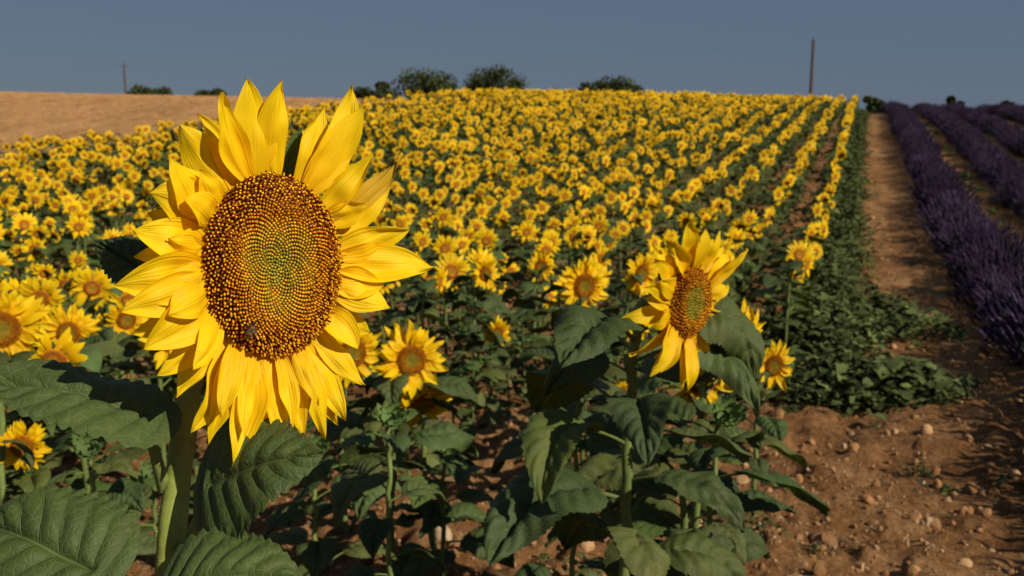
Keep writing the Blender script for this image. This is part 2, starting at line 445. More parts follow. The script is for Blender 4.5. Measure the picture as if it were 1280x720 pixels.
def leafy(mb, stem_pts, nleaf, L, det=0, mats=(0, 1), t0=.12, t1=.9, az0=None, droop=.5):
    az = random.random()*6.28 if az0 is None else az0
    n = len(stem_pts)
    for i in range(nleaf):
        f = t0+(t1-t0)*(i+random.uniform(-.2, .2))/max(1, nleaf-1)
        f = min(max(f, .05), .95)
        q = f*(n-1); j = int(q); S = stem_pts[j]*(1-(q-j))+stem_pts[min(j+1, n-1)]*(q-j)
        az += 2.4+random.uniform(-.5, .5)
        l = L*random.uniform(.6, 1.15)*(1-.45*max(0, f-.6)/.4)*(.75+.25*min(1, f*3))
        d = np.array([math.cos(az), math.sin(az), 0]); up = np.array([0, 0, 1.])
        pl = l*random.uniform(.35, .65)
        B = S+d*pl+up*pl*random.uniform(.0, .6)
        dr = random.uniform(.15, 1)*droop
        sd = np.array([-d[1], d[0], 0])*random.gauss(0, .2)*l
        T = B+d*l*(1-dr*.45)-up*l*dr*.95+sd
        Cc = B+d*l*.5+up*l*.14*random.uniform(.2, 1.4)
        cm = random.uniform(.65, 1.3)
        g = G_LEAF*cm*np.array([random.uniform(.85, 1.3), 1, random.uniform(.8, 1.3)])
        k = 4 if det == 0 else 8
        tube(mb, bez3(S, (S+B)/2+up*pl*.12, B, k), np.linspace(.022, .014, k)*l, G_STEM*.7, 4 if det == 0 else 7, mats[1])
        nu, nv = ((4, 7), (16, 40))[det]
        nn = up*1.0-d*.1+np.array([random.gauss(0, .35), random.gauss(0, .35), 0])
        blade(mb, B-d*l*.02, Cc, T, nn, l*random.uniform(.68, .92), prof_leaf, nu, nv, fold=random.uniform(.05, .5), cup=random.uniform(-.45, -.1),
              wave=random.uniform(.02, .06), wfreq=random.uniform(8, 16), lobe=.15, quilt=.009*l/.2 if det else 0, tooth=.26 if det else 0,
              c0=g*1.1, c1=g, mat=mats[0], twist=random.gauss(0, .35), buckle=.10 if det else 0, nt=16)

def field_variant(i, flower=True):
    mb = MB()
    h = random.uniform(.70, .86)
    nd = np.array([0, -1, random.uniform(-.15, .2)])
    Hd = np.array([0, -.09, h]); R = random.uniform(.102, .130)
    Bk = Hd-unit(nd)*.04
    stem = bez4(np.zeros(3), np.array([random.gauss(0, .02), .02, h*.5]), np.array([0, .07, h*1.06]), Bk, 12)
    tube(mb, stem, np.linspace(.012, .008, 12), G_STEM*.65, 6, 3)
    leafy(mb, stem, 15 if flower else 17, .19, 0, (2, 3), .08, .88)
    if flower:
        head(mb, Hd, nd, R, 0, (0, 1, 3))
    else:
        for k in range(14):
            th = k*2.4; d = np.array([math.cos(th), math.sin(th), 0])
            Fm = frame(nd)
            blade(mb, Bk+(d*.01) @ Fm, Bk+(d*.035+np.array([0, 0, .02])) @ Fm, Bk+(d*.02+np.array([0, 0, .06])) @ Fm, (d @ Fm), .025, prof_blade, 2, 4, c0=(.1, .17, .04), c1=(.15, .22, .05), mat=3)
    return mb.build('sunflower_variant_%d' % i, [M_PETALF, M_DISC, M_LEAFF, M_STEM])

def build_field():
    meshes = [field_variant(i) for i in range(9)]+[field_variant(9+i, False) for i in range(3)]
    pts = []; rots = []; sc = []; ix = []
    for k in range(25):
        s0 = -.48-.715*k
        t = -2.0
        while t < 66:
            t += .325*random.uniform(.65, 1.35)
            s = s0+random.gauss(0, .03 if k < 10 else .06)
            x, y = st2xy(s, t)
            if y > 62 or y < 2.9: continue
            if x < -1.1*y-4: continue
            lim = 6.3 if x > -1.35 else 3.9
            leafonly = False
            if y < lim:
                if y > 3.7 and x > -1.35 and k > 0:
                    leafonly = True
                    if random.random() < .25: continue
                elif x <= -1.35 and y > 3.1: leafonly = random.random() < .8
                else: continue
            if y < 8 and k == 0 and random.random() < .5: continue
            if random.random() < .05: continue
            z = float(terrain(x, y))
            if not leafonly and random.random() < .10: leafonly = True
            pts.append((x, y, z-.02)); rots.append((random.gauss(0, .05), random.gauss(0, .05), math.radians(26+random.gauss(0, 17))))
            sc.append(random.uniform(.80, 1.16)*(.95 if k < 10 else 1.0)*(1.0 if not leafonly else random.uniform(.6, .85))); ix.append(random.randrange(9) if not leafonly else 9+random.randrange(3))
    scatter('sunflower_field', pts, rots, sc, ix, meshes)
build_field()

# ------------------------------------------------------------------ near sunflowers (individual)
def near_sunflower(px, py, d, size_px, yaw, pitch=0., lean=(0, 0), nleaf=11, L=.2, flower=True, az0=None, droop=.6, t1=.84, seed=None):
    if seed is not None: random.seed(seed)
    H = site(px, py, d); R = size_px/F*d/2
    y = math.radians(yaw); p = math.radians(pitch)
    nd = np.array([math.sin(y)*math.cos(p), -math.cos(y)*math.cos(p), math.sin(p)])
    Bk = H-unit(nd)*.42*R
    bx, by = Bk[0]-nd[0]*.05+lean[0], Bk[1]-nd[1]*.05+lean[1]
    base = np.array([bx, by, float(soil(bx, by))-.03]); h = Bk[2]-base[2]
    e = empty('sunflower')
    mb = MB()
    stem = bez4(base, base+np.array([0, 0, h*.55]), Bk-nd*.10*R/.13+np.array([0, 0, .02-.02*pitch/30]), Bk, 26)
    stem[1:-3] += (rng.normal(0, .004, (22, 3)))*np.array([1, 1, 0])
    r0 = .006+.05*R
    rad = np.linspace(r0, r0*.62, 26); rad[-3:] *= np.array([1.05, 1.25, 1.6])
    cols = G_STEM[None, :]*(.7+.4*rng.random((26, 1)))
    tube(mb, stem, rad, cols, 10, 0); link('stem', mb.build('stem', [M_STEM]), e)
    mb = MB(); leafy(mb, stem, nleaf, L, 1, (0, 1), .10, t1, az0, droop)
    link('leaves', mb.build('leaves', [M_LEAF, M_STEM]), e)
    mb = MB()
    if flower:
        head(mb, H, nd, R, 1, (0, 1, 2), roll=random.random())
        link('flower_head', mb.build('flower_head', [M_PETAL, M_DISC, M_STEM]), e)
    else:
        Fm = frame(nd)
        back_cup(mb, H, Fm, .022, 2, 12)
        for k in range(22):
            th = k*2.4; dd = np.array([math.cos(th), math.sin(th), 0]); q = 1-.3*(k/22)
            blade(mb, H+(dd*.02*q) @ Fm, H+(dd*.045*q+np.array([0, 0, .012])) @ Fm, H+(dd*(.05-.03*k/22)+np.array([0, 0, .035])) @ Fm, Fm[2], .022, prof_blade, 3, 6, c0=(.09, .15, .04), c1=(.13, .19, .05), mat=2)
        link('flower_bud', mb.build('flower_bud', [M_PETAL, M_DISC, M_STEM]), e)
    return e

near_sunflower(862, 378, 1.95, 214, 47, 0, (0.0, .0), 26, .26, az0=.9, t1=.77, droop=.9, seed=5)
near_sunflower(922, 432, 2.6, 116, 42, -8, (0, 0), 13, .2, az0=2.6, t1=.66, seed=6)
near_sunflower(880, 474, 2.75, 108, 25, -15, (.02, 0), 12, .2, t1=.66, seed=7)
near_sunflower(967, 457, 3.9, 66, 20, 0, (0, 0), 13, .18, t1=.8, seed=8)
near_sunflower(730, 358, 4.4, 80, 30, 0, (0, 0), 16, .2, seed=9)
near_sunflower(802, 342, 5.6, 60, 35, 0, (0, 0), 16, .2, seed=10)
near_sunflower(796, 408, 5.0, 48, 30, 0, (0, 0), 13, .18, seed=11)
near_sunflower(514, 450, 3.3, 100, 25, 0, (-.05, 0), 14, .20, t1=.7, seed=12)
near_sunflower(528, 506, 3.45, 90, 30, -38, (.06, 0.05), 12, .19, t1=.7, seed=13)
near_sunflower(440, 442, 3.9, 92, 35, 0, (0, 0), 15, .2, seed=14)
near_sunflower(622, 416, 6.0, 42, 30, 0, (0, 0), 14, .2, seed=15)
near_sunflower(676, 333, 6.6, 42, 20, 0, (0, 0), 14, .2, seed=16)
near_sunflower(606, 342, 6.2, 46, 40, 0, (0, 0), 14, .2, seed=17)
near_sunflower(2, 412, 3.0, 118, 30, 5, (-.05, 0), 14, .2, t1=.8, seed=18)
near_sunflower(86, 416, 3.9, 78, 15, 5, (0, 0), 14, .2, seed=19)
near_sunflower(38, 400, 4.3, 62, 40, 0, (0, 0), 14, .2, seed=20)
near_sunflower(158, 400, 4.6, 62, 40, 0, (0, 0), 14, .2, seed=21)
near_sunflower(28, 558, 3.2, 70, 20, 5, (0, 0), 9, .17, t1=.6, seed=22)
near_sunflower(778, 489, 4.2, 30, 30, 0, (0, 0), 12, .18, seed=23)
# leafy, not yet open
near_sunflower(488, 522, 2.7, 60, 20, 40, (0, 0), 15, .19, False, seed=24)
near_sunflower(560, 560, 3.3, 60, 20, 40, (0, 0), 13, .18, False, seed=25)
near_sunflower(730, 470, 3.0, 60, 20, 40, (0, 0), 16, .21, False, seed=26)
near_sunflower(905, 520, 2.35, 60, 20, 40, (0, 0), 16, .20, False, seed=28)
near_sunflower(395, 560, 3.1, 60, 20, 40, (0, 0), 14, .19, False, seed=29)
near_sunflower(110, 560, 2.7, 60, 20, 40, (0, 0), 13, .2, False, seed=30)
near_sunflower(190, 590, 3.3, 60, 20, 40, (0, 0), 13, .2, False, seed=31)

# ------------------------------------------------------------------ hero sunflower
def hero():
    random.seed(3)
    e = empty('sunflower')
    D = .93; S = D/F
    H = site(342, 332, D); EYE = np.array([0, 0, CAMZ])
    al = math.radians(37)
    nd = unit([math.sin(al), -math.cos(al), .06])
    Fm = frame(nd)
    Rx, Ry = .067, .0855
    def loc(dx, dy, w):
        ray = site(342+dx, 332-dy, 1.0)-EYE
        k = (w+nd @ (H-EYE))/(nd @ ray)
        return Fm @ (EYE+k*ray-H)
    # (dx, dy, width, twist, out-of-plane)
    back = [(-34, 234, 58, .2, .0), (10, 232, 42, -.3, .012), (98, 226, 46, -.3, .0), (112, 198, 50, -.3, .01), (-64, 217, 38, .2, .01),
            (-118, 177, 52, .3, .0), (-130, 134, 54, .4, .01), (-156, 91, 60, .2, .012), (-176, 44, 54, .1, .0), (-199, -26, 58, .2, .008),
            (-190, -58, 50, 0, .012), (-164, -105, 58, -.2, .005), (-122, -165, 48, -.2, .0), (-102, -210, 44, .0, .008), (-52, -250, 50, .1, .006),
            (-20, -236, 38, .1, .010), (10, -232, 38, .1, .006), (36, -222, 36, 0, .010), (63, -216, 42, -.1, .004), (90, -194, 46, .1, .008),
            (114, -150, 42, .2, .01), (106, -105, 42, .1, .01), (145, -53, 48, .3, .006), (138, -25, 42, .1, .012), (200, -3, 52, .3, .0),
            (170, 45, 50, .3, .01), (146, 100, 44, .5, .006), (162, 140, 28, 1.1, .012), (124, 140, 32, .8, .014), (120, 76, 36, .2, .02),
            (64, 200, 36, -.3, .0)]
    fill = [(-158, 66, 40, .2, -.012), (-178, -85, 42, .2, -.012), (-145, -138, 42, .2, -.012), (-80, -225, 38, .1, -.01),
            (-5, -205, 32, .1, -.012), (80, -200, 36, 0, -.012), (122, -85, 36, .2, -.01), (150, 20, 36, .2, -.012), (-95, 190, 34, .1, -.014),
            (-175, 10, 42, .3, -.012)]
    front = [(-132, -62, 42, .3, .022), (-138, -22, 40, .3, .022), (-132, 34, 42, .3, .022), (-112, 82, 40, .3, .022),
             (-100, -130, 38, .2, .020), (-66, -190, 36, .1, .020), (-36, -215, 32, .1, .02), (24, -205, 32, .1, .018), (56, -175, 34, .1, .02), (-92, 120, 36, .3, .018)]
    mb = MB()
    for grp, lst in enumerate((back, fill, front)):
        for (dx, dy, w, tw, wz) in lst:
            wz = wz+random.gauss(0, .005)
            if dy < -60: wz += .006
            c = loc(dx, dy, wz)
            th = math.atan2(c[1]/Ry, c[0]/Rx)+random.gauss(0, .04)
            a = np.array([math.cos(th)*Rx*.96, math.sin(th)*Ry*.96, -.004+random.uniform(-.004, .004)+(.002 if grp == 2 else -.002)])
            ln = np.linalg.norm(c-a)
            tan = np.array([-math.sin(th), math.cos(th), 0])
            if dx < -90 and abs(dy) < 150: arch = random.uniform(.12, .26); lat = .10
            elif dy < -120: arch = random.uniform(.02, .13); lat = .07
            else: arch = random.uniform(.02, .14); lat = .10
            b = a*.5+c*.5+np.array([0, 0, arch*ln])+tan*random.gauss(0, lat)*ln
            cm = random.uniform(.92, 1.06)
            c1 = Y1 if not (dx == 162 and dy == 140) else np.array([.55, .36, .02])
            blade(mb, H+a @ Fm, H+b @ Fm, H+c @ Fm, Fm[2], w*S*random.uniform(.95, 1.08)*(.86 if dy < -120 else 1), prof_petal, 14, 32, cup=random.uniform(-.35, .6), twist=(tw+.15)*random.choice([-1, 1])*random.uniform(.4, 1.3),
                  wave=.025, wfreq=random.uniform(4, 11), ridge=.0007, c0=YD*cm, c1=c1*cm, cexp=.3, mat=0, buckle=.08)
    link('petals', mb.build('petals', [M_PETAL]), e)
    # florets
    mb = MB()
    rr = np.linspace(0.001, 1.0, 24); th = np.linspace(0, 6.2832, 64, endpoint=False)
    RR, TH = np.meshgrid(rr, th, indexing='ij')
    hz = lambda r: dome(r)*.105
    Lc = np.stack([RR*np.cos(TH)*Rx, RR*np.sin(TH)*Ry, hz(RR)-.001], -1)
    C = np.stack([np.interp(rr, [0, .5, .72, 1], c) for c in ((.14, .24, .20, .14), (.13, .11, .06, .04), (.015, .012, .008, .005))], -1)[:, None, :]
    mb.grid(H+Lc @ Fm, C, None, 0, closed=True)
    NF = 2000
    th6 = np.linspace(0, 6.2832, 6, endpoint=False)
    for i in range(NF):
        r = math.sqrt((i+.5)/NF); t = i*2.399963
        p = np.array([math.cos(t)*r*Rx, math.sin(t)*r*Ry, float(hz(np.array(r)))])
        out = unit(np.array([math.cos(t)*(r-.35)*.7, math.sin(t)*(r-.35)*.7, 1])+rng.normal(0, .13 if r > .5 else .06, 3))
        ring = .55+.04*math.sin(t*3)+random.gauss(0, .03)
        if r < ring:
            hgt = .0020+.0010*r; wd = .00125*random.uniform(.8, 1.1)
            q = (r/ring)**1.3
            g = np.array([.34, .30, .030])*(1-q)+np.array([.68, .38, .016])*q
            g = g*random.uniform(.6, 1.25)
            if random.random() < .4*q: g = np.array([.74, .32, .01])
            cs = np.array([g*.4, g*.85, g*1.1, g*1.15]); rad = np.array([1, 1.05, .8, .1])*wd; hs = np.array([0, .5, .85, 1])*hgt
        elif r < .74+.03*math.sin(t*5)+random.gauss(0, .03):
            hgt = random.uniform(.0030, .0048); wd = .00118
            g = np.array([.85, .34, .010])*random.uniform(.5, 1.1)
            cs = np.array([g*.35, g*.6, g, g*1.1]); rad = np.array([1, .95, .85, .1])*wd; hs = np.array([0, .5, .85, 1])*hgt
        else:
            hgt = random.uniform(.0036, .0070); wd = random.uniform(.0009, .0012)
            g = np.array([.34, .09, .008])*random.uniform(.35, 1.5)
            tip = np.array([.95, .46, .012])*random.uniform(.6, 1.0) if random.random() < .72 else g
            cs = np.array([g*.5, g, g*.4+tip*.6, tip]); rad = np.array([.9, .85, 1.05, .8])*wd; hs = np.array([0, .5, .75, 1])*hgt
        ax = unit(np.cross(out, [0.3, .8, .1])); ay = np.cross(out, ax)
        P = p+hs[:, None, None]*out+rad[:, None, None]*(np.cos(th6)[None, :, None]*ax+np.sin(th6)[None, :, None]*ay)
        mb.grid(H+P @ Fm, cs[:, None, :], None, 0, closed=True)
        # flat cap of the floret
        k = len(hs)-1
        cap = np.stack([P[k], np.repeat((p+hs[k]*1.04*out)[None, :], 6, 0)])
        mb.grid(H+cap @ Fm, cs[k], None, 0, closed=True)
    link('disc_florets', mb.build('disc_florets', [M_DISC]), e)
    # green back and bracts
    mb = MB()
    back_cup(mb, H-Fm[2]*.012, Fm, .072, 0, 32)
    for i in range(34):
        th = i*2.4+random.uniform(-.2, .2); k = random.uniform(.85, 1.1)
        d = np.array([math.cos(th), math.sin(th), 0])
        a = d*.062+np.array([0, 0, -.018]); c = d*random.uniform(.105, .135)*k+np.array([0, 0, random.uniform(-.045, -.01)]); b = (a+c)/2-np.array([0, 0, .012])
        blade(mb, H+a @ Fm, H+b @ Fm, H+c @ Fm, Fm[2], random.uniform(.028, .038), prof_blade, 6, 12, cup=.2, wave=.03, c0=(.06, .11, .035), c1=(.05, .10, .03), mat=1)
    link('calyx', mb.build('calyx', [M_STEM, M_LEAF]), e)
    # stem
    Bk = H-nd*.065
    pts = [Bk+nd*.01, Bk-nd*.03+np.array([-.005, 0, -.01])]
    for (x, y, d) in ((243, 420, 1.005), (236, 480, 1.0), (228, 560, .985), (217, 640, .965), (211, 700, .95), (206, 800, .93)):
        pts.append(site(x, y, d))
    g = pts[-1].copy(); g[1] += .02; g[2] = float(soil(g[0], g[1]))-.03
    pts.append((pts[-1]+g)/2); pts.append(g)
    pts = np.array(pts)
    dd = np.concatenate([[0], np.cumsum(np.linalg.norm(np.diff(pts, axis=0), axis=1))])
    q = np.linspace(0, dd[-1], 120); sp = np.stack([np.interp(q, dd, pts[:, k]) for k in range(3)], -1)
    for _ in range(14):
        sp[1:-1] = (sp[:-2]+sp[1:-1]*2+sp[2:])/4
    rad = np.interp(np.linspace(0, 1, 120), [0, .03, .07, .2, .45, 1], [.022, .017, .0122, .0130, .0160, .017])
    rad = rad*(1+.05*np.sin(np.arange(120)*.9))
    mb = MB()
    tube(mb, sp, rad, G_STEM[None, :]*np.array([1.35, 1.25, 1.0])*(.85+.3*rng.random((120, 1))), 24, 0)
    for i in range(1100):
        j = random.randint(8, 80); a = random.random()*6.283
        T = unit(sp[j+1]-sp[j]); A = unit(np.cross(T, [.3, .9, .2])); B = np.cross(T, A)
        o = A*math.cos(a)+B*math.sin(a); p = sp[j]+(sp[j+1]-sp[j])*random.random()+o*rad[j]*.97
        ll = random.uniform(.0015, .0035)
        tube(mb, np.array([p, p+o*ll*.6, p+o*ll+np.array([0, 0, -.0004])]), np.array([.00018, .00012, .00002]), (.5, .55, .35), 3, 0)
    link('stem', mb.build('stem', [M_STEM]), e)
    # leaves
    mb = MB()
    def leaf(b, t, n, W, stem_at, sag=.03, fold=.15, twist=0, wave=.03, cm=1., cup=-.15):
        B = site(*b); T = site(*t); SA = site(*stem_at)
        n = unit(n)
        g = G_LEAF*cm
        mid = B*.5+T*.5+n*sag
        blade(mb, B, mid, T, n, W, prof_leaf, 48, 110, fold=fold, cup=cup, twist=twist, wave=wave, wfreq=9, lobe=.18, quilt=.0034, tooth=.22, nt=15, c0=g*1.1, c1=g, mat=0, buckle=.07)
        pth = bez3(SA, (SA+B)/2+np.array([0, 0, -.01]), B+(T-B)*.03-n*.001, 14)
        tube(mb, pth, np.linspace(.0068, .0042, 14), G_STEM*1.05, 10, 1)
    leaf((187, 520, .93), (-45, 476, .90), (.08, -.26, .96), .112, (206, 612, .972), .018, .10, .1, .03)
    leaf((260, 606, .92), (404, 566, .88), (-.15, -.72, .65), .135, (226, 695, .945), .02, .06, .25, .04, .9)
    leaf((118, 714, .86), (-34, 648, .90), (.1, -.60, .80), .138, (208, 772, .935), .02, .12, 0, .04, .95)
    leaf((214, 737, .84), (385, 730, .84), (.0, -.40, .92), .125, (211, 790, .93), .03, .15, 0, .045)
    leaf((190, 345, 1.04), (118, 300, 1.08), (-.2, -.8, .55), .06, (250, 430, 1.0), .01, .1, cm=.7)
    leaf((150, 800, .95), (60, 840, 1.05), (0, -.3, .9), .15, (206, 830, .93), .03)
    leaf((300, 900, .95), (430, 930, 1.0), (0, -.3, .9), .16, (206, 880, .93), .03)
    link('leaves', mb.build('leaves', [M_LEAF, M_STEM]), e)
    # ---------------- bee
    q = loc(308-342, 332-410, .009)
    r = math.hypot(q[0]/Rx, q[1]/Ry); q[2] = float(hz(np.array(r)))+.0100
    be = H+q @ Fm
    ax = unit(Fm[0]*.35+Fm[1]*.9+Fm[2]*.1); ay = np.cross(Fm[2], ax); az = Fm[2]
    mb = MB()
    x = np.array([-.0085, -.0080, -.0065, -.0050, -.0035, -.0018, -.0008, .0, .0012, .0026, .0036, .0040, .0046, .0056, .0064, .0067])*1.1
    rd = np.array([.0001, .0011, .0021, .0025, .0025, .0019, .0009, .0017, .0024, .0022, .0012, .0009, .0016, .0017, .0009, .0001])*1.1
    dk = np.array([.014, .009, .007]); am = np.array([.20, .09, .025])
    cc = np.array([dk, dk, am, dk, am*.9, dk, dk, am*.7, am*.8, am*.7, dk, dk, dk*1.2, dk, dk, dk])
    pth = be+x[:, None]*ax+(-.0016*np.clip(-x/.008, 0, 1)**2)[:, None]*az
    tube(mb, pth, rd, cc, 14, 0)
    for sgn in (-1, 1):
        for xo, ll, an in ((.0018, .0095, .45), (.0008, .0068, .75)):
            P0 = be+xo*ax+sgn*.0014*ay+.0020*az
            dr = -math.cos(an)*ax+sgn*math.sin(an)*ay+.12*az
            blade(mb, P0, P0+dr*ll*.5, P0+dr*ll, az, ll*.36, prof_leaf, 4, 8, c0=(.3, .24, .14), c1=(.34, .3, .2), mat=1)
        for xo, fx in ((.0034, .8), (.0016, .1), (.0, -.7)):
            p0 = be+xo*ax+sgn*.0014*ay-.0012*az
            p1 = p0+sgn*.0032*ay+fx*.0018*ax+.0008*az; p2 = p1+sgn*.0018*ay+fx*.0026*ax-.0040*az
            tube(mb, np.array([p0, (p0+p1)/2, p1, (p1+p2)/2, p2]), np.array([.0005, .00045, .0004, .0004, .00018]), dk, 5, 0)
        p0 = be+.0066*ax+sgn*.0006*ay+.0006*az
        tube(mb, np.array([p0, p0+.0014*ax+sgn*.001*ay+.001*az, p0+.003*ax+sgn*.0018*ay-.0004*az]), np.array([.0002, .00016, .00012]), dk, 4, 0)
        ey = be+.0056*ax+sgn*.0013*ay+.0003*az
        tube(mb, ey+np.array([-.0008, -.0004, .0, .0004, .0008])[:, None]*ax, np.array([.0001, .0006, .0007, .0006, .0001]), dk*.5, 8, 0)
    mw, nt, out = newmat('bee_wing')
    g = N(nt, 'ShaderNodeBsdfPrincipled'); g.inputs['Base Color'].default_value = (.14, .09, .05, 1); g.inputs['Roughness'].default_value = .4; g.inputs['Alpha'].default_value = .25
    nt.links.new(g.outputs[0], out.inputs[0])
    link('honey_bee', mb.build('honey_bee', [M_BEE, mw]))
hero()

# ------------------------------------------------------------------ lavender
def lav_variant(i):
    mb = MB()
    for k in range(170):
        a = random.random()*6.283; e = math.acos(random.random())
        d = np.array([math.sin(e)*math.cos(a), math.sin(e)*math.sin(a), math.cos(e)*.9+.1])
        p0 = d*.08; l = random.uniform(.22, .36); c = d*l
        g = np.array([.042, .046, .036])*random.uniform(.5, 1.3)
        blade(mb, p0, (p0+c)/2, c, np.cross(d, [.3, .5, .9]), .018, prof_blade, 1, 2, c0=g*.6, c1=g, mat=0)
    for k in range(240):
        a = random.random()*6.283; e = math.acos(1-random.random()*.95)*.93
        d = unit(np.array([math.sin(e)*math.cos(a), math.sin(e)*math.sin(a), math.cos(e)+.15]))
        l = random.uniform(.38, .60)*(.85+.15*math.cos(e)); up = np.array([0, 0, .06])
        p0 = d*.18; p1 = d*(l-.09)+up*.5; p2 = d*l+up
        tube(mb, np.array([p0, p1]), np.array([.0016, .0014]), np.array([.06, .065, .045]), 3, 0)
        v = random.random()
        col = (np.array([.064, .042, .094])*(1-v)+np.array([.038, .029, .046])*v)*random.uniform(.5, 1.2)
        x = np.linspace(0, 1, 6)[:, None]
        tube(mb, p1+(p2-p1)*x, np.array([.003, .008, .006, .009, .005, .001]), col[None, :]*(.6+.8*rng.random((6, 1))), 4, 0)
    return mb.build('lavender_variant_%d' % i, [M_LAV])
def build_lavender():
    meshes = [lav_variant(i) for i in range(4)]
    pts = []; rots = []; sc = []; ix = []
    for s0, z in ((1.55, 1.04), (3.1, .98), (4.6, .98), (6.75, 1.), (8.3, 1.), (9.85, 1.), (11.4, 1), (12.95, 1)):
        t = 1.0
        while t < 66:
            t += random.uniform(.28, .42)
            s = s0+random.gauss(0, .07)
            x, y = st2xy(s, t)
            if x > 1.0*y+5 or y > 62: continue
            pts.append((x, y, float(terrain(x, y))-.03)); rots.append((random.gauss(0, .12), random.gauss(0, .12), random.random()*6.28))
            sc.append(random.uniform(.80, 1.22)*z); ix.append(random.randrange(4))
    scatter('lavender_field', pts, rots, sc, ix, meshes)
build_lavender()

# ------------------------------------------------------------------ weeds
def weed_variant(i):
    mb = MB()
    for k in range(60):
        a = random.random()*6.283; r = abs(random.gauss(0, .13)); z = random.uniform(.02, .17)*(1-r*1.8)
        S = np.array([r*math.cos(a), r*math.sin(a), max(z, .015)])
        b = random.random()*6.283; d = np.array([math.cos(b), math.sin(b), random.uniform(-.1, .5)])
        l = random.uniform(.03, .07)
        g = np.array([.078, .098, .030])*random.uniform(.4, 1.4)
        blade(mb, S, S+d*l*.5+np.array([0, 0, .012]), S+d*l, (random.gauss(0, .4), random.gauss(0, .4), 1), l*.7, prof_leaf, 2, 4, fold=.3, wave=.08, lobe=.1, c0=g*.9, c1=g*1.1, mat=0)
        if k % 4 == 0: tube(mb, bez3(np.array([0, 0, 0.]), S*.5+np.array([0, 0, .03]), S, 4), .0018, g*1.2, 3, 0)
    return mb.build('weed_variant_%d' % i, [M_WEED])
def build_weeds():
    meshes = [weed_variant(i) for i in range(5)]
    pts = []; rots = []; sc = []; ix = []
    def add(x, y, s):
        pts.append((x, y, float(soil(x, y))-.01)); rots.append((0, 0, random.random()*6.28)); sc.append(s); ix.append(random.randrange(5))
    for _ in range(700):
        t = random.uniform(11, 58)
        s = random.gauss(-.22, .13)
        den = float(vnoise(t*.9, s*2, 77))
        if t < 20 and den < .4: continue
        x, y = st2xy(s, t); add(x, y, random.uniform(.7, 1.6))
    for cx, cy, n, sp in ((2.35, 6.5, 36, .26), (1.9, 6.7, 20, .2), (2.75, 6.5, 14, .14), (2.7, 8.6, 34, .38), (3.2, 9.2, 32, .38), (3.6, 9.6, 18, .24), (3.3, 11.3, 28, .42), (2.45, 8.1, 12, .22), (4.2, 13.5, 18, .3)):
        for _ in range(n):
            x = cx+random.gauss(0, sp); y = cy+random.gauss(0, sp*.8)
            add(x, y, random.uniform(.6, 1.8))
    for _ in range(70):
        x = random.uniform(-2, 4.5); y = random.uniform(2.6, 8)
        add(x, y, random.uniform(.2, .55))
    for s0 in (2.33, 3.85, 5.7):
        for _ in range(60):
            x, y = st2xy(s0+random.gauss(0, .2), random.uniform(6, 60)); add(x, y, random.uniform(.5, 1.2))
    scatter('weeds', pts, rots, sc, ix, meshes)
build_weeds()

